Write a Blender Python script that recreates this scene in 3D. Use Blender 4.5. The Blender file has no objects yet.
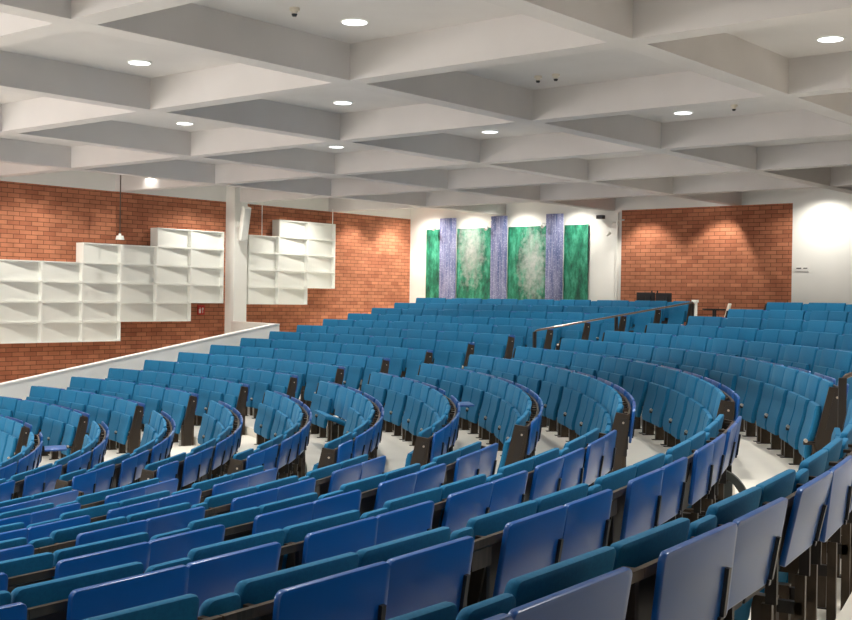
import bpy, bmesh, math, random
from mathutils import Matrix, Vector
R = math.radians
sc = bpy.context.scene
col = sc.collection

# ------------------------------------------------------------------ camera
PITCH, ROLL, YAW, FPX = -0.00938432, 0.01399180, 0.69136012, 1184.0
cy_, sy_ = math.cos(YAW), math.sin(YAW)
_r = Vector((cy_, sy_, 0)); _f0 = Vector((-sy_, cy_, 0)); _u0 = Vector((0, 0, 1))
_f = _f0 * math.cos(PITCH) + _u0 * math.sin(PITCH); _u = _u0 * math.cos(PITCH) - _f0 * math.sin(PITCH)
CR = _r * math.cos(ROLL) + _u * math.sin(ROLL); CU = _u * math.cos(ROLL) - _r * math.sin(ROLL); CF = _f
cam_d = bpy.data.cameras.new('camera'); cam = bpy.data.objects.new('camera', cam_d); col.objects.link(cam)
cam_d.sensor_width = 36.0; cam_d.lens = FPX * 36.0 / 852.0; cam_d.clip_start = 0.05; cam_d.clip_end = 200
m = Matrix((CR, CU, -CF)).transposed().to_4x4(); cam.matrix_world = m
sc.camera = cam
def project(p):
    p = Vector(p); z = p.dot(CF)
    if z < 0.2: return None
    return (426 + FPX * p.dot(CR) / z, 310 - FPX * p.dot(CU) / z, z)

# ------------------------------------------------------------------ world, exposure, big lights
vs = sc.view_settings
vs.view_transform = 'Standard'; vs.look = 'None'; vs.exposure = 0.0; vs.gamma = 1.0; vs.use_curve_mapping = False
w = bpy.data.worlds.new('world'); sc.world = w; w.use_nodes = True
w.node_tree.nodes['Background'].inputs[0].default_value = (1.0, 0.97, 0.93, 1)
w.node_tree.nodes['Background'].inputs[1].default_value = 0.36
H = 2.44
PIT = 1.47657558 * H                       # coffer pitch
GX, GY = -5.23802616 * H, 2.49459700 * H   # near corner of grid crossing (0,0)
ZB, ZS = H, 1.16920551 * H                 # beam underside, slab underside
BW = 0.27
XL, YB = -23.59, 27.70                     # left wall, back wall
XR, YF = 7.2, -4.5
def area(name, loc, target, sx, sy, power, color=(1, 1, 1)):
    l = bpy.data.lights.new(name, 'AREA'); l.shape = 'RECTANGLE'; l.size = sx; l.size_y = sy; l.energy = power; l.color = color
    o = bpy.data.objects.new(name, l); col.objects.link(o); o.location = loc
    o.rotation_euler = (Vector(target) - Vector(loc)).to_track_quat('-Z', 'Y').to_euler()
    return o
area('stage_side_fill', (-18.0, -3.0, 0.2), (-11, 14, 0.2), 8.0, 3.0, 950, (1.0, 0.97, 0.94))  # unseen area light added as soft fill from the stage side

# ------------------------------------------------------------------ materials
def mat(name, color, rough=0.6, metal=0.0, spec=0.5, **kw):
    M = bpy.data.materials.new(name); M.use_nodes = True
    b = M.node_tree.nodes['Principled BSDF']
    b.inputs['Base Color'].default_value = (*color, 1); b.inputs['Roughness'].default_value = rough
    b.inputs['Metallic'].default_value = metal; b.inputs['Specular IOR Level'].default_value = spec
    for k, v in kw.items(): b.inputs[k.replace('_', ' ')].default_value = v
    return M
def nd(M, t, **kw):
    n = M.node_tree.nodes.new(t)
    for k, v in kw.items(): setattr(n, k, v)
    return n
def lk(M, a, b): M.node_tree.links.new(a, b)
def bsdf(M): return M.node_tree.nodes['Principled BSDF']
def noise_color(M, c1, c2, scale, detail=3, coord='Object', lo=0.35, hi=0.65, bump=0.0, stretch=None):
    tc = nd(M, 'ShaderNodeTexCoord'); n = nd(M, 'ShaderNodeTexNoise'); n.inputs['Scale'].default_value = scale; n.inputs['Detail'].default_value = detail
    src = tc.outputs[coord]
    if stretch:
        mp = nd(M, 'ShaderNodeMapping'); mp.inputs['Scale'].default_value = stretch; lk(M, src, mp.inputs[0]); src = mp.outputs[0]
    lk(M, src, n.inputs['Vector'])
    r = nd(M, 'ShaderNodeValToRGB'); r.color_ramp.elements[0].position = lo; r.color_ramp.elements[1].position = hi
    r.color_ramp.elements[0].color = (*c1, 1); r.color_ramp.elements[1].color = (*c2, 1)
    lk(M, n.outputs['Fac'], r.inputs[0]); lk(M, r.outputs[0], bsdf(M).inputs['Base Color'])
    if bump:
        b = nd(M, 'ShaderNodeBump'); b.inputs['Strength'].default_value = bump; b.inputs['Distance'].default_value = 0.003
        lk(M, n.outputs['Fac'], b.inputs['Height']); lk(M, b.outputs[0], bsdf(M).inputs['Normal'])
    return M
M_FAB = noise_color(mat('teal_fabric', (0.003, 0.15, 0.29), 0.75, spec=0.35, Sheen_Weight=0.08, Sheen_Roughness=0.4), (0.0012, 0.120, 0.255), (0.002, 0.142, 0.295), 90, bump=0.15)
bsdf(M_FAB).inputs['Sheen Tint'].default_value = (0.5, 0.85, 1.0, 1)
M_DESK = mat('blue_laminate', (0.000, 0.078, 0.32), 0.31, spec=0.75)
M_BRN = noise_color(mat('bronze_brown_metal', (0.05, 0.035, 0.022), 0.42, 0.35), (0.05, 0.034, 0.02), (0.085, 0.06, 0.04), 9)
M_DRK = mat('dark_brown_metal', (0.018, 0.013, 0.010), 0.5)
M_PANEL = mat('umber_panel', (0.030, 0.021, 0.014), 0.45, 0.2)
M_BLK = mat('black_plastic', (0.01, 0.01, 0.012), 0.4)
M_KNOB = mat('worn_metal', (0.55, 0.48, 0.40), 0.35, 0.5)
M_GREY = mat('grey_rubber', (0.07, 0.075, 0.065), 0.6)
M_FLR = noise_color(mat('cream_vinyl_floor', (0.62, 0.58, 0.50), 0.38, spec=0.4), (0.70, 0.665, 0.58), (0.76, 0.72, 0.635), 1.2)
M_WHT = noise_color(mat("white_paint", (0.84, 0.84, 0.80), 0.7), (0.82, 0.82, 0.78), (0.86, 0.86, 0.825), 0.8)
M_CEIL = noise_color(mat('painted_concrete', (0.55, 0.53, 0.50), 0.8), (0.64, 0.615, 0.60), (0.69, 0.665, 0.65), 0.9)
M_PAN = mat('white_panel', (0.86, 0.87, 0.82), 0.55)
M_STL = mat('brushed_steel', (0.16, 0.13, 0.11), 0.3, 0.9)
M_RED = mat('red_sign', (0.55, 0.03, 0.02), 0.5)
M_CREAM = mat('cream_plastic', (0.72, 0.66, 0.55), 0.5)
M_LENS = bpy.data.materials.new('lamp_lens'); M_LENS.use_nodes = True
b_ = bsdf(M_LENS); b_.inputs['Base Color'].default_value = (0.9, 0.9, 0.9, 1); b_.inputs['Emission Color'].default_value = (0.95, 0.98, 1, 1); b_.inputs['Emission Strength'].default_value = 3.0
# perforated ledge
M_GRL = mat('perforated_ledge', (0.10, 0.075, 0.05), 0.5, 0.3)
tc = nd(M_GRL, 'ShaderNodeTexCoord'); wv = nd(M_GRL, 'ShaderNodeTexWave'); wv.inputs['Scale'].default_value = 22; wv.bands_direction = 'X'
lk(M_GRL, tc.outputs['Object'], wv.inputs['Vector'])
rp = nd(M_GRL, 'ShaderNodeValToRGB'); rp.color_ramp.elements[0].color = (0.02, 0.015, 0.01, 1); rp.color_ramp.elements[1].color = (0.20, 0.15, 0.10, 1)
lk(M_GRL, wv.outputs['Fac'], rp.inputs[0]); lk(M_GRL, rp.outputs[0], bsdf(M_GRL).inputs['Base Color'])
# brick
M_BRK = mat('red_brick', (0.5, 0.2, 0.1), 0.85, spec=0.2)
tc = nd(M_BRK, 'ShaderNodeTexCoord'); bt = nd(M_BRK, 'ShaderNodeTexBrick')
bt.inputs['Scale'].default_value = 1.0; bt.inputs['Brick Width'].default_value = 0.30; bt.inputs['Row Height'].default_value = 0.10
bt.inputs['Mortar Size'].default_value = 0.008; bt.inputs['Mortar Smooth'].default_value = 0.2; bt.inputs['Bias'].default_value = -0.1
bt.inputs['Color1'].default_value = (0.55, 0.225, 0.125, 1); bt.inputs['Color2'].default_value = (0.38, 0.135, 0.075, 1); bt.inputs['Mortar'].default_value = (0.17, 0.075, 0.045, 1)
lk(M_BRK, tc.outputs['UV'], bt.inputs['Vector'])
nz = nd(M_BRK, 'ShaderNodeTexNoise'); nz.inputs['Scale'].default_value = 2.5; nz.inputs['Detail'].default_value = 4; lk(M_BRK, tc.outputs['UV'], nz.inputs['Vector'])
mx = nd(M_BRK, 'ShaderNodeMixRGB', blend_type='MULTIPLY'); mx.inputs[0].default_value = 0.45
lk(M_BRK, bt.outputs['Color'], mx.inputs[1]); rr = nd(M_BRK, 'ShaderNodeValToRGB'); rr.color_ramp.elements[0].position = 0.3; rr.color_ramp.elements[1].position = 0.7
rr.color_ramp.elements[0].color = (0.6, 0.55, 0.5, 1); rr.color_ramp.elements[1].color = (1.25, 1.2, 1.15, 1)
lk(M_BRK, nz.outputs['Fac'], rr.inputs[0]); lk(M_BRK, rr.outputs[0], mx.inputs[2]); lk(M_BRK, mx.outputs[0], bsdf(M_BRK).inputs['Base Color'])
bp = nd(M_BRK, 'ShaderNodeBump'); bp.inputs['Strength'].default_value = 0.6; bp.inputs['Distance'].default_value = 0.006; bp.invert = True
lk(M_BRK, bt.outputs['Fac'], bp.inputs['Height']); lk(M_BRK, bp.outputs[0], bsdf(M_BRK).inputs['Normal'])
# artwork
def art_green(seed, white_pos):
    M = mat('green_artwork', (0.02, 0.3, 0.16), 0.6)
    tc = nd(M, 'ShaderNodeTexCoord'); mp = nd(M, 'ShaderNodeMapping'); mp.inputs['Location'].default_value = (seed * 3.1, seed * 1.7, seed); mp.inputs['Scale'].default_value = (3.2, 1, 1.3)
    lk(M, tc.outputs['Object'], mp.inputs[0])
    n1 = nd(M, 'ShaderNodeTexNoise'); n1.inputs['Scale'].default_value = 1.6; n1.inputs['Detail'].default_value = 9; n1.inputs['Roughness'].default_value = 0.7; lk(M, mp.outputs[0], n1.inputs['Vector'])
    r1 = nd(M, 'ShaderNodeValToRGB'); e = r1.color_ramp.elements; e[0].position = 0.36; e[0].color = (0.004, 0.06, 0.04, 1); e[1].position = 0.68; e[1].color = (0.08, 0.42, 0.27, 1)
    k = e.new(0.5); k.color = (0.008, 0.18, 0.10, 1); lk(M, n1.outputs['Fac'], r1.inputs[0])
    # pale cloud
    gp = nd(M, 'ShaderNodeMapping'); gp.inputs['Location'].default_value = (-white_pos[0], 0, -white_pos[1]); gp.inputs['Scale'].default_value = (1.6, 1, 0.75)
    lk(M, tc.outputs['Object'], gp.inputs[0])
    ln = nd(M, 'ShaderNodeVectorMath', operation='LENGTH'); lk(M, gp.outputs[0], ln.inputs[0])
    n2 = nd(M, 'ShaderNodeTexNoise'); n2.inputs['Scale'].default_value = 5; n2.inputs['Detail'].default_value = 8; n2.inputs['Roughness'].default_value = 0.75; lk(M, tc.outputs['Object'], n2.inputs['Vector'])
    ad = nd(M, 'ShaderNodeMath', operation='MULTIPLY_ADD'); lk(M, n2.outputs['Fac'], ad.inputs[0]); ad.inputs[1].default_value = 2.2; lk(M, ln.outputs['Value'], ad.inputs[2])
    r2 = nd(M, 'ShaderNodeValToRGB'); r2.color_ramp.elements[0].position = 0.45; r2.color_ramp.elements[0].color = (1, 1, 1, 1); r2.color_ramp.elements[1].position = 0.85; r2.color_ramp.elements[1].color = (0, 0, 0, 1)
    hf = nd(M, 'ShaderNodeMath', operation='MULTIPLY'); lk(M, ad.outputs[0], hf.inputs[0]); hf.inputs[1].default_value = 0.42
    lk(M, hf.outputs[0], r2.inputs[0])
    mx = nd(M, 'ShaderNodeMixRGB'); lk(M, r2.outputs[0], mx.inputs[0]); lk(M, r1.outputs[0], mx.inputs[1]); mx.inputs[2].default_value = (0.46, 0.49, 0.47, 1)
    lk(M, mx.outputs[0], bsdf(M).inputs['Base Color'])
    return M
def art_blue(seed):
    M = mat('violet_banner', (0.2, 0.22, 0.4), 0.75)
    tc = nd(M, 'ShaderNodeTexCoord'); mp = nd(M, 'ShaderNodeMapping'); mp.inputs['Location'].default_value = (seed, 0, seed * 2.0); mp.inputs['Scale'].default_value = (9, 1, 0.7)
    lk(M, tc.outputs['Object'], mp.inputs[0])
    n1 = nd(M, 'ShaderNodeTexNoise'); n1.inputs['Scale'].default_value = 1.5; n1.inputs['Detail'].default_value = 4; lk(M, mp.outputs[0], n1.inputs['Vector'])
    r1 = nd(M, 'ShaderNodeValToRGB'); e = r1.color_ramp.elements; e[0].position = 0.33; e[0].color = (0.07, 0.10, 0.24, 1); e[1].position = 0.66; e[1].color = (0.27, 0.28, 0.43, 1)
    lk(M, n1.outputs['Fac'], r1.inputs[0])
    m2 = nd(M, 'ShaderNodeMapping'); m2.inputs['Scale'].default_value = (22, 1, 22); lk(M, tc.outputs['Object'], m2.inputs[0])
    n2 = nd(M, 'ShaderNodeTexVoronoi'); n2.distance = 'CHEBYCHEV'; n2.inputs['Randomness'].default_value = 0.5; n2.inputs['Scale'].default_value = 1.0; lk(M, m2.outputs[0], n2.inputs['Vector'])
    r2 = nd(M, 'ShaderNodeValToRGB'); r2.color_ramp.elements[0].position = 0.18; r2.color_ramp.elements[0].color = (0.62, 0.62, 0.75, 1); r2.color_ramp.elements[1].position = 0.3; r2.color_ramp.elements[1].color = (0, 0, 0, 1)
    lk(M, n2.outputs['Distance'], r2.inputs[0])
    mx = nd(M, 'ShaderNodeMixRGB', blend_type='ADD'); mx.inputs[0].default_value = 0.35; lk(M, r1.outputs[0], mx.inputs[1]); lk(M, r2.outputs[0], mx.inputs[2])
    lk(M, mx.outputs[0], bsdf(M).inputs['Base Color'])
    return M

# ------------------------------------------------------------------ mesh helpers
def link(name, me, parent=None, loc=None, rotz=0):
    o = bpy.data.objects.new(name, me); col.objects.link(o)
    if parent: o.parent = parent
    if loc is not None: o.location = loc
    if rotz: o.rotation_euler = (0, 0, rotz)
    return o
def tag(o, label=None, cat=None, group=None, kind=None):
    if label: o['label'] = label
    if cat: o['category'] = cat
    if group: o['group'] = group
    if kind: o['kind'] = kind
    return o
def empty(name, loc, rz=0, **kw):
    o = bpy.data.objects.new(name, None); col.objects.link(o); o.location = loc; o.rotation_euler = (0, 0, rz); o.empty_display_size = 0.1
    return tag(o, **kw)
def mesh(name, bm, *mats, smooth=False):
    bmesh.ops.recalc_face_normals(bm, faces=bm.faces)
    me = bpy.data.meshes.new(name); bm.to_mesh(me); bm.free()
    for x in mats: me.materials.append(x)
    if smooth:
        for p in me.polygons: p.use_smooth = True
        me.set_sharp_from_angle(angle=R(35))
    return me
def box(bm, x0, x1, y0, y1, z0, z1, mi=0, sh=None):
    vv = []
    for z in (z0, z1):
        for x, y in ((x0, y0), (x1, y0), (x1, y1), (x0, y1)):
            v = Vector((x, y, z))
            if sh: v = sh(v)
            vv.append(bm.verts.new(v))
    for f in ((0, 1, 2, 3), (4, 5, 6, 7), (0, 1, 5, 4), (1, 2, 6, 5), (2, 3, 7, 6), (3, 0, 4, 7)):
        bm.faces.new([vv[i] for i in f]).material_index = mi
def cyl(bm, p0, p1, r0, r1=None, n=12, mi=0, cap=True):
    r1 = r0 if r1 is None else r1
    p0, p1 = Vector(p0), Vector(p1); d = (p1 - p0).normalized(); a = d.orthogonal().normalized(); b = d.cross(a)
    A = [bm.verts.new(p0 + (a * math.cos(2 * math.pi * i / n) + b * math.sin(2 * math.pi * i / n)) * r0) for i in range(n)]
    B = [bm.verts.new(p1 + (a * math.cos(2 * math.pi * i / n) + b * math.sin(2 * math.pi * i / n)) * r1) for i in range(n)]
    for i in range(n): bm.faces.new((A[i], A[(i + 1) % n], B[(i + 1) % n], B[i])).material_index = mi
    if cap: bm.faces.new(A).material_index = mi; bm.faces.new(B).material_index = mi
def tube(bm, pts, r, n=10, mi=0):
    pts = [Vector(p) for p in pts]; rings = []; up = Vector((0.13, 0.31, 0.94)).normalized()
    for i, p in enumerate(pts):
        d = (pts[min(i + 1, len(pts) - 1)] - pts[max(i - 1, 0)]).normalized(); a = d.cross(up).normalized(); b = d.cross(a)
        rings.append([bm.verts.new(p + (a * math.cos(2 * math.pi * j / n) + b * math.sin(2 * math.pi * j / n)) * r) for j in range(n)])
    for A, B in zip(rings, rings[1:]):
        for j in range(n): bm.faces.new((A[j], A[(j + 1) % n], B[(j + 1) % n], B[j])).material_index = mi
    bm.faces.new(rings[0]).material_index = mi; bm.faces.new(rings[-1]).material_index = mi
def outline(w, z0, z1, rb, rt, n=4):
    pts = []
    for cx, cz, r, a0 in ((w / 2 - rt, z1 - rt, rt, 0), (-w / 2 + rt, z1 - rt, rt, 90), (-w / 2 + rb, z0 + rb, rb, 180), (w / 2 - rb, z0 + rb, rb, 270)):
        for i in range(n + 1):
            a = R(a0 + 90 * i / n); pts.append((cx + r * math.cos(a), cz + r * math.sin(a)))
    return pts
def slab(bm, w, z0, z1, y0, y1, rb, rt, e, shape=None, mi=0, nz=4):
    """upright padded slab: rounded outline in x-z, thickness in y, softened edges; shape(v) bends it"""
    out = outline(w, z0, z1, rb, rt)
    cz = (z0 + z1) / 2
    def ring(ins, y):
        k = [(x - math.copysign(min(ins, abs(x)), x), z - math.copysign(min(ins, abs(z - cz)), z - cz)) for x, z in out]
        return [Vector((x, y, z)) for x, z in k]
    lay = [ring(e, y0), ring(e * 0.3, y0 + e * 0.3), ring(0, y0 + e), ring(0, y1 - e), ring(e * 0.3, y1 - e * 0.3), ring(e, y1)]
    rings = [[bm.verts.new(shape(v) if shape else v) for v in L] for L in lay]
    n = len(out)
    for A, B in zip(rings, rings[1:]):
        for i in range(n): bm.faces.new((A[i], A[(i + 1) % n], B[(i + 1) % n], B[i])).material_index = mi
    for Rg in (rings[0], rings[-1]):
        # horizontal strips across the face so that a bend stays smooth
        q = n // 4
        top, left, bot, right = Rg[0:q], Rg[q:2 * q], Rg[2 * q:3 * q], Rg[3 * q:4 * q]
        bm.faces.new(top + left + bot + right).material_index = mi
def obj_uv(me, fn):
    uv = me.uv_layers.new(name='UVMap')
    for p in me.polygons:
        for li in p.loop_indices:
            uv.data[li].uv = fn(me.vertices[me.loops[li].vertex_index].co, p.normal)

# ------------------------------------------------------------------ seating geometry
CX, CY = -20.158, 1.276
def RK(k): return 14.094 + 0.894 * k
def ZT(k): return -1.361 + 0.1386 * k        # top of the backrests
SEAT_H = 0.86
def ZF(k): return ZT(k) - SEAT_H
def polar(r, deg, z=0): return Vector((CX + r * math.cos(R(deg)), CY + r * math.sin(R(deg)), z))

# ------------------------------------------------------------------ structure: floor
bm = bmesh.new()
STEP = 0.09
def ring_face(r0, r1, z, a0, a1, n):
    prev = None
    for i in range(n + 1):
        a = a0 + (a1 - a0) * i / n
        A = bm.verts.new(polar(r0, a, z)); B = bm.verts.new(polar(r1, a, z))
        if prev: bm.faces.new((prev[0], A, B, prev[1]))
        prev = (A, B)
def riser(r, z0, z1, a0, a1, n):
    prev = None
    for i in range(n + 1):
        a = a0 + (a1 - a0) * i / n
        A = bm.verts.new(polar(r, a, z0)); B = bm.verts.new(polar(r, a, z1))
        if prev: bm.faces.new((prev[0], A, B, prev[1]))
        prev = (A, B)
KMIN, KMAX = -9, 10
AN0, AN1 = -18, 91.4
for k in range(KMIN, KMAX + 1):
    r0, r1 = RK(k - 1) + STEP, RK(k) + STEP
    if k == KMAX: r1 = RK(k) + 0.6
    ring_face(r0, r1, ZF(k), AN0, AN1, 110)
    if k > KMIN: riser(r0, ZF(k - 1), ZF(k), AN0, AN1, 110)
    if k >= 5:   # treads carried straight on to the left wall beside the last rows
        for (ya, yb, z) in ((CY + r0, CY + r1, ZF(k)),):
            bm.faces.new([bm.verts.new(p) for p in ((XL, ya, z), (CX, ya, z), (CX, yb, z), (XL, yb, z))])
            bm.faces.new([bm.verts.new(p) for p in ((XL, ya, z - 0.1386), (CX, ya, z - 0.1386), (CX, ya, z), (XL, ya, z))])
z = ZF(KMIN)
ring_face(0.01, RK(KMIN - 1) + STEP, z, AN0, AN1, 60)
# corridor behind the last row, level with it
zl = ZF(KMAX) - 0.002
bm.faces.new([bm.verts.new(p) for p in ((XL, CY + RK(9) + 0.7, zl), (XR, CY + RK(9) + 0.7, zl), (XR, YB, zl), (XL, YB, zl))])
prev = None
for i in range(60):
    a = 88 - (88 - AN0) * i / 59
    A = bm.verts.new(polar(RK(KMAX) + 0.55, a, zl)); B = bm.verts.new(polar(40 if a > 20 else 34, a, zl))
    B.co.x = min(B.co.x, XR); B.co.y = min(B.co.y, YB)
    if prev: bm.faces.new((prev[0], A, B, prev[1]))
    prev = (A, B)
# lower passage beside the parapet
bm.faces.new([bm.verts.new(p) for p in ((XL, -6, -3.4), (-20.7, -6, -3.4), (-20.7, 19.3, -3.4), (XL, 19.3, -3.4))])
tag(link('floor', mesh('floor', bm, M_FLR)), kind='structure', label='cream vinyl floor rising in curved steps under the seats')

# walls
def wall(name, x0, x1, y0, y1, z0, z1, M, kind='structure', **kw):
    bm = bmesh.new(); box(bm, x0, x1, y0, y1, z0, z1); me = mesh(name, bm, M)
    obj_uv(me, lambda c, n: ((c.y if abs(n.x) > 0.5 else c.x), (c.z + 10) if abs(n.z) < 0.5 else c.y))
    return tag(link(name, me), kind=kind, **kw)
wall('wall_left', XL - 0.3, XL, -6, YB + 0.3, -3.4, ZB, M_BRK)
wall('wall_left_header', XL - 0.3, XL, -6, YB + 0.3, ZB, ZS + 0.3, M_WHT)
wall('wall_back', XL, -16.18, YB, YB + 0.3, -1.2, ZS + 0.3, M_WHT)
wall('wall_back_brick', -16.18, -11.46, YB, YB + 0.3, -1.2, ZB, M_BRK)
wall('wall_back_header', -16.18, -11.46, YB, YB + 0.3, ZB, ZS + 0.3, M_WHT)
wall('wall_back_right', -11.46, XR, YB, YB + 0.3, -1.2, ZS + 0.3, M_WHT)
wall('wall_right', XR, XR + 0.3, YF, YB + 0.3, -2, ZS + 0.3, M_BRK)
wall('pillar', XL, -23.25, 20.32, 20.76, -3.4, ZS, M_WHT, label='white pillar standing against the left brick wall between the acoustic panels')
# parapet: sloping solid balustrade with a cap, returning to the pillar
bm = bmesh.new()
def par_top(y): return -1.16 + (y - 15.95) * 0.1550
X0, X1 = -20.74, -20.60; YE = 19.30
def prism(bm, x0, x1, ya, yb, za0, zb0, za1, zb1, mi=0):
    v = [bm.verts.new(p) for p in ((x0, ya, za0), (x1, ya, za0), (x1, yb, zb0), (x0, yb, zb0), (x0, ya, za1), (x1, ya, za1), (x1, yb, zb1), (x0, yb, zb1))]
    for f in ((0, 1, 2, 3), (4, 5, 6, 7), (0, 1, 5, 4), (1, 2, 6, 5), (2, 3, 7, 6), (3, 0, 4, 7)): bm.faces.new([v[i] for i in f]).material_index = mi
prism(bm, X0, X1, 6, YE, -3.4, -3.4, par_top(6) - 0.03, par_top(YE) - 0.03)
prism(bm, X0 - 0.012, X1 + 0.012, 6, YE + 0.012, par_top(6) - 0.03, par_top(YE) - 0.03, par_top(6), par_top(YE), 1)
zt = par_top(YE)
def ret(z0, z1, mi, e=0.0):
    pts = ((X1 + e, YE - e), (X1 + e, YE + 0.14), (-23.25, 20.42), (-23.25, 20.24 - e))
    lo = [bm.verts.new((x, y, z0)) for x, y in pts]; hi = [bm.verts.new((x, y, z1)) for x, y in pts]
    bm.faces.new(lo).material_index = mi; bm.faces.new(hi).material_index = mi
    for i in range(4): bm.faces.new((lo[i], lo[(i + 1) % 4], hi[(i + 1) % 4], hi[i])).material_index = mi
ret(-3.4, zt - 0.03, 0); ret(zt - 0.03, zt + 0.001, 1, 0.012)
tag(link('wall_parapet', mesh('wall_parapet', bm, M_WHT, mat('parapet_cap', (0.86, 0.84, 0.80), 0.5))), kind='structure', label='white sloping parapet beside the left ends of the rows')

# ceiling: waffle slab
bm = bmesh.new()
box(bm, XL, XR, YF, YB, ZS, ZS + 0.3)
def sbm_beam(x0, x1, y0, y1): box(bm, x0, x1, y0, y1, ZB, ZS + 0.02)
na0, na1, nb0, nb1 = -3, 6, -3, 6
for a in range(na0, na1 + 1):
    x = GX + PIT * a
    if a == na0: continue
    if x - BW < XR: sbm_beam(x - BW, x, YF, YB)
for b in range(nb0, nb1 + 1):
    y = GY + PIT * b
    if y > YB - 0.05: continue
    if y > YF: box(bm, XL, XR, y, y + BW, ZB + 0.001, ZS + 0.02)
bmesh.ops.recalc_face_normals(bm, faces=bm.faces)
tag(link('ceiling', mesh('ceiling', bm, M_CEIL)), kind='structure', label='grey white concrete ceiling with a grid of deep coffers')

# ------------------------------------------------------------------ lights in the room
ORD = ['zeroth', 'first', 'second', 'third', 'fourth', 'fifth', 'sixth', 'seventh', 'eighth', 'ninth', 'tenth', 'eleventh', 'twelfth', 'thirteenth', 'fourteenth', 'fifteenth', 'sixteenth', 'seventeenth', 'eighteenth', 'nineteenth', 'twentieth', 'twenty-first', 'twenty-second', 'twenty-third', 'twenty-fourth']
def disc_mesh():
    bm = bmesh.new(); cyl(bm, (0, 0, 0.01), (0, 0, -0.012), 0.155, 0.145, 32); return mesh('trim_ring', bm, M_PAN, smooth=True)
def lens_mesh():
    bm = bmesh.new(); cyl(bm, (0, 0, -0.008), (0, 0, -0.016), 0.128, 0.128, 32); return mesh('lens', bm, M_LENS)
RING, LENS = disc_mesh(), lens_mesh()
dl = bpy.data.lights.new('downlight', 'SPOT'); dl.energy = 560; dl.spot_size = R(112); dl.spot_blend = 0.6; dl.shadow_soft_size = 0.12; dl.color = (1.0, 0.97, 0.92)
seen = {(1, 0): 'large round ceiling light, top of the photo left of centre', (0, 1): 'round ceiling light in the second coffer down at the left', (-1, 2): 'small round ceiling light nearest the left brick wall',
        (0, 2): 'round ceiling light in the coffer right of the second light', (-1, 3): 'tiny round ceiling light in the far coffer above the artwork', (1, 2): 'round ceiling light in the coffer above the right brick wall', (2, 1): 'large round ceiling light in the coffer at the right edge'}
for a in range(-3, 6):
    for b in range(-3, 6):
        if (a, b) == (1, 1) or b == 5 or (a >= 1 and b >= 4) or (a >= 2 and b >= 3) or (a == -3 and b >= 0) or a >= 4 or (a == 3 and b <= -2): continue
        x = GX + PIT * (a + 0.215); y = GY + PIT * (b + 0.79)
        if x > XR - 0.3 or y < YF + 0.3 or x < XL + 0.3: continue
        L = seen.get((a, b), 'round white ceiling downlight in a coffer hidden behind the beams')
        if a >= 3 or b <= 0 and a != 1: L = 'round white ceiling downlight in a coffer above the nearest seats'
        t = empty('ceiling_light', (x, y, ZS), label=L, cat='ceiling light', group='round downlights in the ceiling coffers')
        link('trim_ring', RING, t); link('lens', LENS, t)
        lo = bpy.data.objects.new('bulb', dl); col.objects.link(lo); lo.parent = t; lo.location = (0, 0, -0.03)
# unlit fitting and detectors
def detector(name, x, y, label, r=0.05):
    bm = bmesh.new(); cyl(bm, (0, 0, 0), (0, 0, -0.03), r, r, 20); cyl(bm, (0, 0, -0.03), (0, 0, -0.06), r * 0.7, r * 0.4, 20)
    t = empty(name, (x, y, ZS), label=label, cat='detector', group='small ceiling detectors'); link('housing', mesh('housing', bm, M_CREAM, smooth=True), t)
    bm = bmesh.new(); cyl(bm, (0, 0, -0.06), (0, 0, -0.085), 0.03, 0.02, 12); link('sensor', mesh('sensor', bm, M_BLK), t)
detector('smoke_detector', -8.50, 8.17, 'small dark ceiling detector left of the large top light')
detector('smoke_detector', -8.55, 12.50, 'left of two small detectors in the unlit coffer')
detector('smoke_detector', -8.30, 12.53, 'right of two small detectors in the unlit coffer')
detector('smoke_detector', -7.50, 15.95, 'small detector beside the light above the right brick wall')
detector('smoke_detector', -5.90, 12.95, 'small detector in the coffer at the right edge')
# wall washers
wsh = bpy.data.lights.new('wall_wash', 'SPOT'); wsh.energy = 250; wsh.spot_size = R(96); wsh.spot_blend = 0.5; wsh.shadow_soft_size = 0.04; wsh.color = (1.0, 0.95, 0.86)
wsh2 = wsh.copy(); wsh2.energy = 230; wsh2.spot_size = R(135); wsh2.spot_blend = 0.7
wsh3 = wsh.copy(); wsh3.spot_size = R(140); wsh3.spot_blend = 0.9; wsh3.energy = 270
wsh4 = wsh3.copy(); wsh4.energy = 210
def washer(x, y, dx, dy, label, wsh=wsh):
    t = empty('wall_washer', (x, y, ZS), label=label, cat='ceiling light', group='recessed wall washers along the walls')
    link('trim_ring', RING, t); link('lens', LENS, t)
    lo = bpy.data.objects.new('bulb', wsh); col.objects.link(lo); lo.parent = t; lo.location = (0, 0, -0.05)
    lo.rotation_euler = (0, 0, 0)
for x in (-22.66, -21.15, -19.3, -17.45, -15.35, -13.22, -10.6):
    washer(x, YB - 0.75, 0, 1, 'recessed downlight washing the back wall, hidden behind the last beam', wsh3 if x > -11.4 else wsh4 if x < -16.5 else wsh)
for y in (26.65, 25.05, 22.6, 19.2, 16.9, 14.6, 12.3):
    washer(XL + (0.75 if y > 24 else 1.35), y, -1, 0, 'recessed downlight washing the left brick wall', wsh if y > 24 else wsh2)

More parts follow.
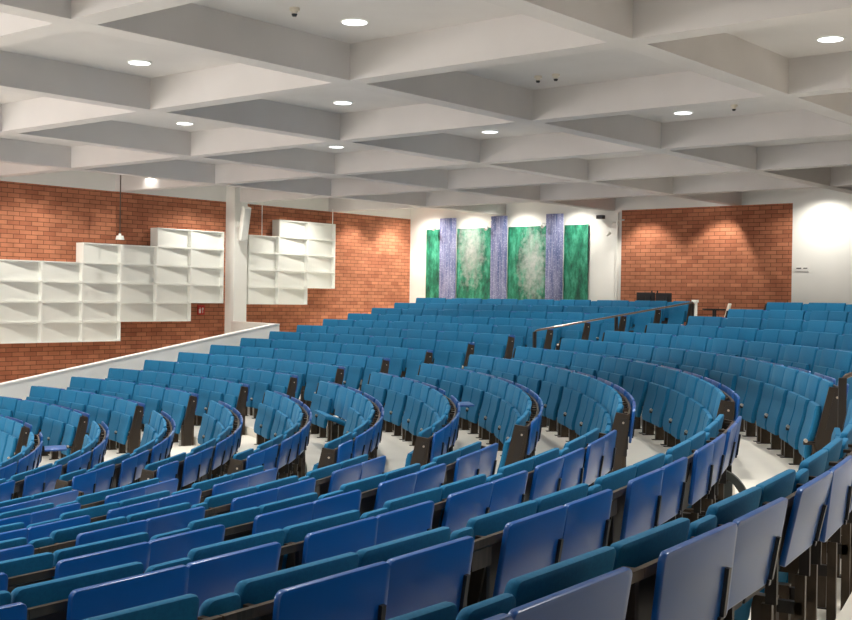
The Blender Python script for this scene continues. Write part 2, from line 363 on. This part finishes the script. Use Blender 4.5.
# ------------------------------------------------------------------ seats
LEAN = 0.20
def lean(v): return Vector((v.x, v.y + v.z * LEAN, v.z))
def fat(v):          # gentle barrel of the upholstery
    t = max(0.0, 1 - (v.x / 0.27) ** 2)
    return t
def pad_mesh(w, name='backrest', z0=-0.43, z1=0.004, rt=0.022, th=0.040):
    bm = bmesh.new()
    slab(bm, w, z0, z1, -th / 2, th / 2, 0.02, rt, 0.011, lean)
    return mesh(name, bm, M_FAB, smooth=True)
def cushion_mesh(w, down=False):
    bm = bmesh.new(); n = 9; prof = []
    for i in range(n + 1):
        s = i / n; z = -0.20 - 0.46 * s
        y = -0.075 + 0.008 * math.sin(s * math.pi * 2.0) - 0.02 * s
        prof.append((y, z))
    def pos(x, s_i, side):
        y, z = prof[s_i]; hw = 0.030 if 0 < s_i < n else 0.018
        p = Vector((x * (1 - 0.10 * (s_i / n) ** 3), y + side * hw + z * 0.14, z))
        return p
    xs = [-w / 2, -w / 2 + 0.012, -w / 6, w / 6, w / 2 - 0.012, w / 2]
    F = [[bm.verts.new(pos(x, i, -1 if 0 < j < 5 else -0.45)) for j, x in enumerate(xs)] for i in range(n + 1)]
    B = [[bm.verts.new(pos(x, i, 1 if 0 < j < 5 else 0.45)) for j, x in enumerate(xs)] for i in range(n + 1)]
    for i in range(n):
        for j in range(5):
            bm.faces.new((F[i][j], F[i][j + 1], F[i + 1][j + 1], F[i + 1][j])); bm.faces.new((B[i][j], B[i + 1][j], B[i + 1][j + 1], B[i][j + 1]))
        bm.faces.new((F[i][0], F[i + 1][0], B[i + 1][0], B[i][0])); bm.faces.new((F[i][5], B[i][5], B[i + 1][5], F[i + 1][5]))
    for i in (0, n):
        for j in range(5): bm.faces.new((F[i][j], F[i][j + 1], B[i][j + 1], B[i][j]))
    if down:   # swung down about the pivot near its lower third
        pv = Vector((0, -0.17, -0.47)); Mx = Matrix.Translation(pv) @ Matrix.Rotation(R(82), 4, 'X') @ Matrix.Translation(-pv)
        for v in bm.verts: v.co = Mx @ v.co
    return mesh('seat_cushion', bm, M_FAB, smooth=True)
def desk_mesh(w, down=False):
    bm = bmesh.new()
    slab(bm, w, -0.30, 0.0, -0.012, 0.012, 0.02, 0.024, 0.005)
    for v in bm.verts: v.co.z += 0.0
    return mesh('writing_desk', bm, M_DESK, smooth=True)
def hinge_mesh():
    bm = bmesh.new(); box(bm, -0.011, 0.011, 0.010, 0.026, -0.15, 0.0); box(bm, -0.004, 0.024, 0.012, 0.022, -0.17, -0.15)
    return mesh('hinge_bracket', bm, M_BLK)
def frame_mesh(w):   # w = pitch covered, unit seat: rear rail, cross bars, dark shell
    bm = bmesh.new(); h = w / 2
    box(bm, -h, h, 0.074, 0.094, -0.075, -0.045, 0, None)
    for x in (-h + 0.012, h - 0.012): box(bm, x - 0.010, x + 0.010, 0.02, 0.078, -0.070, -0.055, 0)
    box(bm, -h + 0.02, h - 0.02, 0.028, 0.038, -0.44, -0.10, 1, lean)
    return mesh('back_frame', bm, M_BRN, M_DRK)
def post_mesh():
    bm = bmesh.new()
    box(bm, -0.026, 0.026, -0.15, -0.05, -0.86, -0.52, 0)
    box(bm, -0.014, 0.014, 0.02, 0.060, -0.86, -0.42, 0); box(bm, -0.012, 0.012, 0.035, 0.075, -0.42, -0.08, 1)
    box(bm, -0.014, 0.014, -0.10, 0.05, -0.58, -0.53, 1)
    box(bm, -0.032, 0.032, -0.19, -0.03, -0.86, -0.852, 1)
    return mesh('support_post', bm, M_BRN, M_DRK)
def knob_mesh():
    bm = bmesh.new(); cyl(bm, (-0.022, -0.205, -0.50), (0.022, -0.205, -0.50), 0.016, n=12); box(bm, -0.014, 0.014, -0.225, -0.08, -0.535, -0.505, 1)
    return mesh('pivot_knob', bm, M_KNOB, M_DRK, smooth=True)
def vent_mesh():     # unit width 1 m, scaled in x
    bm = bmesh.new()
    box(bm, -0.5, 0.5, 0.034, 0.074, -0.090, -0.080, 1)
    box(bm, -0.5, 0.5, 0.074, 0.090, -0.15, -0.080, 0)
    box(bm, -0.5, 0.5, 0.030, 0.040, -0.42, -0.10, 2, lean)
    box(bm, -0.5, -0.34, 0.04, 0.105, -0.42, -0.15, 0, lean); box(bm, 0.34, 0.5, 0.04, 0.105, -0.42, -0.15, 0, lean)
    return mesh('ventilation_box', bm, M_BRN, M_GRL, M_DRK)
def endpanel_mesh():
    bm = bmesh.new()
    # profile in y-z, leaning with the backrest, thickness in x 0..1 (scaled 0.03)
    pr = [(-0.025, -0.03), (0.095, -0.050), (0.090, -0.16), (0.03, -0.46), (0.0, -0.86), (-0.14, -0.86), (-0.125, -0.46)]
    A = [bm.verts.new((0, y, z)) for y, z in pr]; B = [bm.verts.new((0.028, y, z)) for y, z in pr]
    bm.faces.new(A); bm.faces.new(B)
    for i in range(len(pr)): bm.faces.new((A[i], A[(i + 1) % len(pr)], B[(i + 1) % len(pr)], B[i])).material_index = 0
    box(bm, 0.028, 0.032, 0.03, 0.09, -0.40, -0.08, 1, lean); cyl(bm, (0.03, 0.04, -0.12), (0.036, 0.04, -0.12), 0.010, n=10, mi=2)
    return mesh('end_panel', bm, M_PANEL, M_DRK, M_KNOB)
def arch_mesh():
    bm = bmesh.new(); prev = None
    for i in range(11):
        a = R(90 * (1 - i / 10))
        o = (0.02 + 0.26 * math.cos(a), -0.857 + 0.50 * math.sin(a)); q = (0.02 + 0.205 * math.cos(a), -0.857 + 0.45 * math.sin(a))
        row = [bm.verts.new((x, o_[0], o_[1])) for x in (-0.03, 0.03) for o_ in (o, q)]
        if prev:
            for f in ((0, 1), (1, 3), (3, 2), (2, 0)): bm.faces.new((prev[f[0]], prev[f[1]], row[f[1]], row[f[0]]))
        prev = row
    box(bm, -0.04, 0.04, 0.02, 0.10, -0.60, -0.44)
    return mesh('arched_foot', bm, M_GREY)
KNOB, POST, VENT, HINGE, ENDP, ARCH = knob_mesh(), post_mesh(), vent_mesh(), hinge_mesh(), endpanel_mesh(), arch_mesh()
W = {}
for w in (0.504, 0.524):
    W[w] = dict(wide=desk_mesh(0.575), pad=pad_mesh(w), cush=cushion_mesh(w - 0.024), cushd=cushion_mesh(w - 0.024, True), desk=desk_mesh(w - 0.020), frame=frame_mesh(w + 0.012))
FILL = pad_mesh(1.0, 'filler_pad', z0=-0.36, z1=-0.012, rt=0.03, th=0.042)
def filler_mesh(w): return pad_mesh(w, 'filler_pad', z0=-0.36, z1=-0.018, rt=0.030, th=0.036)

random.seed(7)
seats = []      # (k, block, index, theta, side, width, filler, flags)
def row(k, block, a_hi, a_lo, padw, fixed_fill=None):
    r = RK(k); Lr = R(a_hi - a_lo) * r; best = None
    if fixed_fill is None:
        for n in range(4, 40):
            nf = (n - 1) // 2; f = (Lr - n * padw) / nf
            if best is None or abs(f - 0.185) < abs(best[1] - 0.185): best = (n, f)
        n, f = best
    else:
        f = fixed_fill; n = 1
        while (n + 1) * padw + (n // 2) * f < Lr: n += 1
    s = 0.0
    for i in range(n):
        th = a_hi - math.degrees((s + padw / 2) / r)
        last = (i == n - 1)
        seats.append(dict(k=k, block=block, i=i, n=n, th=th, side=i % 2, w=padw - 0.011, f=0 if (i % 2 == 0 or last) else f, first=i == 0, last=last))
        s += padw + (f if i % 2 == 1 else 0)
NF = {5: 0.225, 4: 0.145, 3: 0.225, 2: 0.27, 1: 0.155, 0: 0.29, -1: 0.25, -2: 0.2, -3: 0.24, -4: 0.2, -5: 0.22, -6: 0.2}
for k in range(-6, 11):
    row(k, 'L', 90.75, 68.1, 0.515)
    row(k, 'M', 62.25, 27.95, 0.515)
    if k <= 5: row(k, 'N', {5: 22.4, 4: 22.3, 3: 22.2, 2: 22.05, -1: 21.4}.get(k, 21.8), -0.7, 0.535, NF[k])

# the desks on the back of a row follow the seats of the row behind
by = {}
for s in seats: s['desks'] = []; by.setdefault((s['block'], s['k']), []).append(s)
for (b, k), L in by.items():
    if (b, k + 1) in by: A = [(q['th'], q['side']) for q in by[(b, k + 1)]]
    elif b == 'N': A = [(6.61 + 4.12 * n + e * 0.90, 0 if e > 0 else 1) for n in range(-2, 4) for e in (1, -1)]
    else: A = []
    for th, side in A:
        if R(th - L[0]['th']) * RK(k) > 0.12 or R(L[-1]['th'] - th) * RK(k) > 0.04: continue
        q = min(L, key=lambda q: abs(q['th'] - th)); q['desks'].append((th, side))
LOWERED_SEAT = {('M', 0, 2), ('M', 0, 3)}
LOWERED_DESK = [('M', 1, 46.0), ('M', -5, 58.5)]
LD = {}
for b, k, th in LOWERED_DESK:
    LD[(b, k)] = min((d[0] for q in by[(b, k)] for d in q['desks']), key=lambda t: abs(t - th))
def seat_label(s):
    b, k, i = s['block'], s['k'], s['i'] + 1
    rw = 'back row' if k == 10 else ORD[11 - k] + ' row from the back'
    if b == 'L': w_ = 'teal seat, %s from the left end, %s, far left block' % (ORD[i], rw)
    elif b == 'M': w_ = 'teal seat, %s from the handrail aisle, %s, curved middle block' % (ORD[i], rw)
    else:
        rw = 'row nearest the camera' if k == 5 else ORD[6 - k] + ' row from the camera'
        w_ = 'blue desk backed teal seat, %s from the aisle, %s, foreground block' % (ORD[i], rw)
    return w_
GRP = {'L': 'folding seats in the far left block', 'M': 'folding seats in the curved middle block', 'N': 'folding seats in the foreground block'}
fillcache = {}
def build_seat(s, sink=None):
    """one auditorium seat; sink collects (mesh, matrix) instead of linking when given"""
    k, th = s['k'], s['th']; z = ZT(k); loc = polar(RK(k), th, z); rz = R(th - 90)
    base = polar(RK(k), th, ZF(k))
    wd = W[round(s['w'], 3)]; parts = []
    tl = random.uniform(-0.02, 0.05) if s['block'] != 'L' else random.uniform(-0.02, 0.03)
    key = (s['block'], k, s['i'])
    I = Matrix.Identity(4)
    parts.append(('backrest', wd['pad'], I))
    parts.append(('seat_cushion', wd['cushd'] if key in LOWERED_SEAT else wd['cush'], I))
    rr0 = Matrix.Translation(loc) @ Matrix.Rotation(rz, 4, 'Z'); low = False
    for dth, side in s['desks']:
        tl = random.uniform(-0.02, 0.05)
        T = rr0.inverted() @ Matrix.Translation(polar(RK(k), dth, z)) @ Matrix.Rotation(R(dth - 90), 4, 'Z')
        dx = 0.008 * (1 if side == 0 else -1)
        if LD.get((s['block'], k)) == dth:
            low = True; DM = Matrix.Translation((dx, 0.46, -0.16)) @ Matrix.Rotation(R(-88), 4, 'X')
        else:
            DM = Matrix.Translation((dx, 0.130, -0.006)) @ Matrix.Rotation(-0.13 - tl * 1.6, 4, 'X')
        parts.append(('writing_desk', wd['wide' if s['block'] == 'N' and k == 5 else 'desk'], T @ DM))
    parts.append(('back_frame', wd['frame'], I))
    parts.append(('support_post', POST, Matrix.Translation((-s['w'] / 2, 0, 0))))
    if s['side'] == 1 or s['last']: parts.append(('support_post', POST, Matrix.Translation((s['w'] / 2, 0, 0))))
    parts.append(('pivot_knob', KNOB, Matrix.Translation((-s['w'] / 2 if s['side'] else s['w'] / 2, 0, 0))))
    if s['f'] > 0.02:
        fw = round(s['f'] - 0.006, 3)
        if fw not in fillcache: fillcache[fw] = filler_mesh(fw)
        X = s['w'] / 2 + 0.0035 + s['f'] / 2
        parts.append(('filler_pad', fillcache[fw], Matrix.Translation((X, 0.014, 0))))
        parts.append(('ventilation_box', VENT, Matrix.Translation((X, 0, 0)) @ Matrix.Scale(s['f'] - 0.002, 4, (1, 0, 0))))
        parts.append(('back_rail', RAIL, Matrix.Translation((X, 0, 0)) @ Matrix.Scale(s['f'], 4, (1, 0, 0))))
    if s['last']: parts.append(('end_panel', ENDP, Matrix.Translation((s['w'] / 2 + 0.018, 0, 0))))
    if s['first'] and s['block'] != 'L': parts.append(('end_panel', ENDP, Matrix.Translation((-s['w'] / 2 - 0.018, 0, 0)) @ Matrix.Scale(-1, 4, (1, 0, 0))))
    if s['first'] and s['block'] == 'N': parts.append(('arched_foot', ARCH, Matrix.Translation((0.05, 0, 0))))
    if sink is not None:
        T = Matrix.Translation(loc) @ Matrix.Rotation(rz, 4, 'Z')
        for nm, me, Mx in parts: sink.append((me, T @ Mx))
        return
    t = empty('auditorium_seat', base, rz, label=seat_label(s), cat='seat', group=GRP[s['block']])
    if low: t['label'] = seat_label(s).replace('teal seat', 'seat with lowered desk', 1).replace('the ', '')
    if key in LOWERED_SEAT: t['label'] = seat_label(s).replace('teal seat', 'lowered teal seat', 1).replace('the ', '')
    up = Matrix.Translation((0, 0, SEAT_H))
    for nm, me, Mx in parts:
        o = bpy.data.objects.new(nm, me); col.objects.link(o); o.parent = t; o.matrix_local = up @ Mx
        if nm == 'writing_desk':
            h = bpy.data.objects.new('hinge_bracket', HINGE); col.objects.link(h); h.parent = o; h.location = (-s['w'] / 2 + 0.045, 0, -0.13)
bm = bmesh.new(); box(bm, -0.5, 0.5, 0.074, 0.094, -0.075, -0.045, 0); RAIL = mesh('back_rail', bm, M_BRN)

vis = []
for s in seats:
    P = [project(polar(RK(s['k']) + g, s['th'] + da, ZT(s['k']) + dz)) for g in (0, 0.2, -0.2) for dz in (0, -0.3, -0.75) for da in (-0.9, 0.9)]
    ok = any(p and -12 < p[0] < 866 and 150 < p[1] < 628 for p in P)
    if ok:
        c = project(polar(RK(s['k']), s['th'], ZT(s['k']))); s['depth'] = c[2] if c else 1.0
        vis.append(s)
vis.sort(key=lambda s: s['depth'])
NEARN = 300
for s in vis[:NEARN]: build_seat(s)
sink = []
for s in vis[NEARN:]: build_seat(s, sink)
if sink:
    mats_, verts, faces, mids, smooth_ = [], [], [], [], []
    for me, T in sink:
        o0 = len(verts); mp = []
        for x in me.materials:
            if x not in mats_: mats_.append(x)
            mp.append(mats_.index(x))
        verts += [tuple(T @ v.co) for v in me.vertices]
        for p in me.polygons: faces.append([o0 + i for i in p.vertices]); mids.append(mp[p.material_index]); smooth_.append(p.use_smooth)
    me = bpy.data.meshes.new('auditorium_seats'); me.from_pydata(verts, [], faces)
    for x in mats_: me.materials.append(x)
    me.polygons.foreach_set('material_index', mids); me.polygons.foreach_set('use_smooth', smooth_); me.update()
    me.set_sharp_from_angle(angle=R(35))
    tag(link('auditorium_seat_rows', me), 'most distant rows of small teal seats near the back wall', 'seats', None, 'stuff')
print('SEATS visible', len(vis), 'stuff', max(0, len(vis) - NEARN), {b: sum(1 for s in vis if s['block'] == b) for b in 'LMN'}, 'far k', sorted({(s['block'], s['k']) for s in vis[NEARN:]}))

# ------------------------------------------------------------------ handrails
def rail(ang, k0, k1, label, drop0=0.98):
    t = empty('handrail', polar(RK(k0), ang, ZF(math.floor(k0))), label=label, cat='handrail')
    zz = lambda k: ZT(k) + 0.11
    inv = Matrix.Translation(t.location).inverted()
    bm = bmesh.new()
    P0, P1 = polar(RK(k0), ang, zz(k0)), polar(RK(k1), ang, zz(k1))
    d = (P1 - P0).normalized()
    pts = [P0 + Vector((0, 0, -0.45))] + [P0 + Vector((0, 0, -0.06))]
    for a in (30, 60): pts.append(P0 + Vector((0, 0, -0.06)) + Vector((0, 0, 0.06)) * math.sin(R(a)) + d * 0.06 * (1 - math.cos(R(a))))
    pts += [P0 + d * 0.07, P0 + (P1 - P0) * 0.5, P1]
    tube(bm, [inv @ p for p in pts], 0.019); link('rail', mesh('rail', bm, M_STL, smooth=True), t)
    k = k0
    while k <= k1 + 0.01:
        p = polar(RK(k), ang, zz(k)); kk = math.ceil(k - 0.23)
        bm = bmesh.new(); box(bm, -0.02, 0.02, -0.03, 0.03, ZF(kk) - p.z, -0.02)
        o = link('post', mesh('post', bm, M_DRK), t); o.location = p - t.location; o.rotation_euler = (0, 0, R(ang - 90))
        k += (k1 - k0) / 2
rail(65.3, 5.0, 9.05, 'long steel handrail on dark posts climbing the aisle below the monitors')
rail(25.6, 5.0, 8.6, 'bent brown handrail at the right edge beside the aisle')

# ------------------------------------------------------------------ acoustic panels on the left wall
XF = -23.29; CH = 0.455
def cell(w, h, e=0.022, depth=0.12):
    """hopper shaped cell: local x = out of the wall, y along the wall (0..w), z up (0..h)"""
    bm = bmesh.new()
    box(bm, -0.285, -depth - 0.02, 0, w, 0, h)                            # back box
    box(bm, -depth - 0.02, 0, 0, w, 0, e); box(bm, -depth - 0.02, 0, 0, w, h - e, h)
    box(bm, -depth - 0.02, 0, 0, e, e, h - e); box(bm, -depth - 0.02, 0, w - e, w, e, h - e)
    # slanting face from the front at the left to deep at the right, plus tilted lower face
    v = lambda x, y, z: bm.verts.new((x, y, z))
    bm.faces.new((v(-0.012, e, e), v(-depth, w - e, e), v(-depth, w - e, h - e), v(-0.012, e, h - e)))
    return mesh('diffuser_cell', bm, M_PAN)
def panel_array(y0, cw, ztop, colspec, label, anchor):
    t = empty('acoustic_panel', (XL, anchor[0], anchor[1]), label=label, cat='acoustic panel', group='white acoustic panels on the left brick wall')
    me = cell(cw, CH)
    for c, (r0, n) in enumerate(colspec):
        for j in range(n):
            o = link('diffuser_cell', me, t); o.location = (XF - XL, y0 + c * cw - anchor[0], ztop - CH * (r0 + j + 1) - anchor[1])
    return t
panel_array(13.75, 1.044, 1.635, [(2, 4), (2, 4), (1, 5), (1, 4), (0, 5), (0, 4)], 'larger stepped white acoustic panel left of the pillar', (13.75, -1.095))
panel_array(20.86, 1.078, 2.07, [(1, 4), (0, 5), (0, 4)], 'smaller stepped white acoustic panel right of the pillar', (20.86, -0.205))
def wire(x, y, z0, z1, label):
    bm = bmesh.new(); cyl(bm, (0, 0, 0), (0, 0, z1 - z0), 0.012, n=8)
    tag(link('suspension_wire', mesh('suspension_wire', bm, M_PAN), loc=(x, y, z0)), label, 'wire', 'wires holding the smaller acoustic panel')
wire(XF - 0.05, 21.35, 1.615, ZB + 0.05, 'thin white wire above the left column of the smaller acoustic panel')
wire(XF - 0.05, 24.02, 2.07, ZB + 0.05, 'thin white wire above the right corner of the smaller acoustic panel')

# hanging sensor
t = empty('hanging_sensor', (-22.9, 16.55, 1.31), label='small white device hanging on a rod above the larger acoustic panel', cat='sensor')
bm = bmesh.new(); cyl(bm, (0, 0, 0.05), (0, 0, ZS - 1.31), 0.014, n=8); link('rod', mesh('rod', bm, M_STL), t)
bm = bmesh.new(); cyl(bm, (0, 0, -0.04), (0, 0, 0.05), 0.10, 0.08, 20); cyl(bm, (0, 0, 0.05), (0, 0, 0.10), 0.03, 0.03, 12); link('housing', mesh('housing', bm, M_PAN, smooth=True), t)

# column loudspeaker on the pillar, tipped forward
t = empty('column_speaker', (-22.98, 20.42, 1.86), label='slim white column loudspeaker tipped forward on the pillar', cat='loudspeaker')
bm = bmesh.new(); slab(bm, 0.20, -0.44, 0.44, -0.09, 0.09, 0.02, 0.02, 0.01); bmesh.ops.rotate(bm, verts=bm.verts, cent=(0, 0, 0), matrix=Matrix.Rotation(R(13), 3, 'X'))
o = link('cabinet', mesh('cabinet', bm, M_PAN, smooth=True), t); o.rotation_euler = (0, 0, R(75))
bm = bmesh.new(); slab(bm, 0.16, -0.40, 0.40, -0.100, -0.088, 0.01, 0.01, 0.003); bmesh.ops.rotate(bm, verts=bm.verts, cent=(0, 0, 0), matrix=Matrix.Rotation(R(13), 3, 'X'))
o = link('grille', mesh('grille', bm, mat('pale_grille', (0.62, 0.63, 0.60), 0.7)), t); o.rotation_euler = (0, 0, R(75))
bm = bmesh.new(); box(bm, -0.22, 0, -0.02, 0.02, -0.03, 0.03); box(bm, -0.22, -0.20, -0.05, 0.05, -0.08, 0.08); link('bracket', mesh('bracket', bm, M_PAN), t)

# fire sign
t = empty('fire_sign', (XL + 0.02, 19.52, -0.36), label='small red fire equipment sign on the brick below the larger acoustic panel', cat='sign')
bm = bmesh.new(); box(bm, -0.015, 0.01, -0.11, 0.11, -0.12, 0.12); link('board', mesh('board', bm, M_RED), t)
bm = bmesh.new(); box(bm, 0.0102, 0.013, -0.08, -0.01, -0.08, 0.02); box(bm, 0.0102, 0.013, -0.05, -0.03, 0.02, 0.06); cyl(bm, (0.010, 0.045, 0.03), (0.013, 0.045, 0.03), 0.03, n=14); box(bm, 0.0102, 0.013, 0.035, 0.055, -0.08, 0.03)
link('symbol', mesh('symbol', bm, mat('sign_white', (0.8, 0.75, 0.7), 0.5)), t)

# ------------------------------------------------------------------ artwork on the back wall
AX = [(-22.89, -22.33), (-21.70, -20.42), (-19.84, -18.52), (-17.94, -17.18)]
cloud = [(9, 9), (-0.18, 0.45), (0.32, 0.1), (9, 9)]
gl = ['leftmost narrow green painted panel on the white wall', 'wide green panel with a grey white cloud between the first and second violet banners',
      'wide green panel with a pale blotch between the second and third violet banners', 'rightmost green painted panel beside the right brick wall']
for i, (x0, x1) in enumerate(AX):
    bm = bmesh.new(); slab(bm, x1 - x0, -1.20, 1.20, -0.025, 0.025, 0.004, 0.004, 0.003)
    o = link('green_painting', mesh('green_painting', bm, art_green(i + 1, cloud[i])), loc=((x0 + x1) / 2, YB - 0.055, 0.89))
    tag(o, gl[i], 'painting', 'green painted panels on the back wall')
for i, (x0, x1) in enumerate([(-22.32, -21.71), (-20.42, -19.85), (-18.51, -17.95)]):
    n = 12; bm = bmesh.new(); prev = None; w_ = x1 - x0 + 0.01
    for j in range(n + 1):        # bowed cloth with real thickness
        x = -w_ / 2 + w_ * j / n; y = -0.06 * math.cos(x / w_ * math.pi)
        r4 = [bm.verts.new((x, y + dy, z)) for z in (-1.45, 1.52) for dy in (0, 0.012)]
        if prev:
            for f in ((0, 1), (1, 3), (3, 2), (2, 0)): bm.faces.new((prev[f[0]], prev[f[1]], r4[f[1]], r4[f[0]]))
        else: bm.faces.new((r4[0], r4[1], r4[3], r4[2]))
        prev = r4
    bm.faces.new((prev[0], prev[1], prev[3], prev[2]))
    o = link('violet_banner', mesh('violet_banner', bm, art_blue(i + 1), smooth=True), loc=((x0 + x1) / 2, YB - 0.13, 0.89))
    tag(o, ['left', 'middle', 'right'][i] + ' of the three bluish violet woven banners hanging among green panels', 'banner', 'violet banners on the back wall')
for i, (x, z) in enumerate(((-22.45, 2.13), (-20.50, 2.08), (-18.53, 2.10))):
    t = empty('picture_light', (x, YB - 0.02, z), label=['left', 'middle', 'right'][i] + ' small white spotlight arm above the green panels', cat='spotlight', group='spotlight arms over the artwork')
    bm = bmesh.new(); tube(bm, [(0, 0, 0), (0.02, -0.22, 0.04), (0.30 if i == 1 else 0.06, -0.40, 0.20 if i == 1 else 0.02)], 0.012); link('arm', mesh('arm', bm, M_PAN), t)
    bm = bmesh.new(); cyl(bm, (0, -0.20, 0.0), (0, -0.28, -0.05), 0.045, 0.05, 14); link('head', mesh('head', bm, M_PAN, smooth=True), t)

# cable pipe and small camera by the right brick
bm = bmesh.new(); cyl(bm, (0, 0, 0), (0, 0, 3.2), 0.035, n=12)
tag(link('wall_pipe', mesh('wall_pipe', bm, M_PAN, smooth=True), loc=(-16.28, YB - 0.04, -0.83)), 'thin white vertical pipe where white wall meets right brick wall', 'pipe')
t = empty('wall_camera', (-16.75, YB - 0.02, 2.27), label='small black camera high on the white wall by the brick', cat='camera')
bm = bmesh.new(); box(bm, -0.09, 0.09, -0.20, -0.04, -0.05, 0.05); link('housing', mesh('housing', bm, M_BLK), t)
bm = bmesh.new(); box(bm, -0.03, 0.03, -0.05, 0.02, -0.02, 0.02); link('bracket', mesh('bracket', bm, M_STL), t)
t = empty('wall_spotlight', (-16.35, YB - 0.02, 2.12), label='small white lamp on a bent arm beside the black camera', cat='spotlight')
bm = bmesh.new(); tube(bm, [(0.02, 0, 0), (0.02, -0.2, 0.0), (-0.05, -0.22, -0.30)], 0.012); tube(bm, [(0.02, 0, 0.05), (0.32, -0.12, 0.05)], 0.02); link('arm', mesh('arm', bm, M_PAN), t)
bm = bmesh.new(); cyl(bm, (-0.05, -0.22, -0.28), (-0.14, -0.22, -0.36), 0.05, 0.03, 12); link('lamp_head', mesh('lamp_head', bm, M_PAN, smooth=True), t)
t = empty('wall_notice', (-11.20, YB - 0.006, 0.85), label='tiny notice with two dark marks on the right white wall', cat='notice')
bm = bmesh.new(); box(bm, -0.18, 0.18, -0.006, 0.004, -0.06, 0.05); link('sheet', mesh('sheet', bm, M_WHT), t)
bm = bmesh.new(); box(bm, -0.14, -0.02, -0.010, -0.0062, 0.0, 0.025); box(bm, 0.03, 0.13, -0.010, -0.0062, 0.0, 0.022); link('marks', mesh('marks', bm, M_BLK), t)

# ------------------------------------------------------------------ control desk things behind the last row
ZC = ZF(10)
t = empty('control_desk', (-14.35, 25.9, ZC), label='dark control desk behind the last row carrying the monitors', cat='desk')
bm = bmesh.new(); box(bm, -1.1, 0.55, -0.35, 0.35, 0.70, 0.74); link('desk_top', mesh('desk_top', bm, M_DRK), t)
for x in (-1.05, 0.50):
    bm = bmesh.new(); box(bm, x - 0.02, x + 0.02, -0.33, 0.33, 0, 0.70); link('side_panel', mesh('side_panel', bm, M_DRK), t)
def monitor(x, w, z1, label, arm=False):
    t = empty('monitor', (x, 25.9, ZC + 0.74), label=label, cat='monitor', group='black monitors on the control desk')
    h = z1 - (ZC + 0.74)
    bm = bmesh.new(); slab(bm, w, h - 0.30, h, -0.02, 0.02, 0.01, 0.01, 0.005); box(bm, -w * 0.3, w * 0.3, -0.045, -0.02, h - 0.25, h - 0.08); link('screen', mesh('screen', bm, M_BLK), t)
    bm = bmesh.new(); box(bm, -0.03, 0.03, -0.06, -0.03, 0, h - 0.1); box(bm, -0.12, 0.12, -0.10, 0.08, 0, 0.015); link('stand', mesh('stand', bm, M_BLK), t)
    if arm:
        bm = bmesh.new(); cyl(bm, (w * 0.5 - 0.10, 0.03, h - 0.1), (w * 0.5 - 0.10, 0.03, h + 0.05), 0.02, n=8); cyl(bm, (w * 0.5 + 0.06, 0.03, h - 0.3), (w * 0.5 + 0.05, 0.03, h + 0.05), 0.02, n=8); link('microphone_clip', mesh('microphone_clip', bm, M_BLK), t)
monitor(-14.42, 0.50, 0.235, 'left black monitor behind the last row', True)
monitor(-13.93, 0.42, 0.225, 'right black monitor behind the last row')
# white bin-like stand and beige chair at the head of the aisle
t = empty('paper_stand', (-12.62, 25.0, ZC), label='small white stand at the top end of the long handrail', cat='stand')
bm = bmesh.new(); box(bm, -0.03, 0.03, -0.03, 0.03, 0, 0.84); link('post', mesh('post', bm, M_PAN), t)
bm = bmesh.new(); box(bm, -0.08, 0.05, -0.05, 0.05, 0.84, 0.90); link('tray', mesh('tray', bm, M_PAN), t)
t = empty('beige_chair', (-12.25, 25.2, ZC), R(-60), label='beige chair with black armrest below the right brick wall', cat='chair')
bm = bmesh.new(); slab(bm, 0.44, 0.36, 0.72, 0.20, 0.24, 0.04, 0.05, 0.01, lambda v: Vector((v.x, v.y + (v.z - 0.4) * 0.25, v.z))); link('backrest', mesh('backrest', bm, M_CREAM, smooth=True), t)
bm = bmesh.new(); box(bm, -0.23, 0.23, -0.25, 0.22, 0.38, 0.44); link('seat', mesh('seat', bm, M_CREAM), t)
for sx in (-1, 1):
    bm = bmesh.new(); box(bm, sx * 0.26 - 0.025, sx * 0.26 + 0.025, -0.22, 0.20, 0.58, 0.61); box(bm, sx * 0.26 - 0.015, sx * 0.26 + 0.015, -0.02, 0.02, 0.40, 0.58); link('armrest', mesh('armrest', bm, M_BLK), t)
    for sy in (-1, 1):
        bm = bmesh.new(); cyl(bm, (sx * 0.20, sy * 0.20, 0), (sx * 0.18, sy * 0.18, 0.38), 0.014, n=10); link('leg', mesh('leg', bm, M_BLK), t)
t.scale = (1.15, 1.15, 1.15)
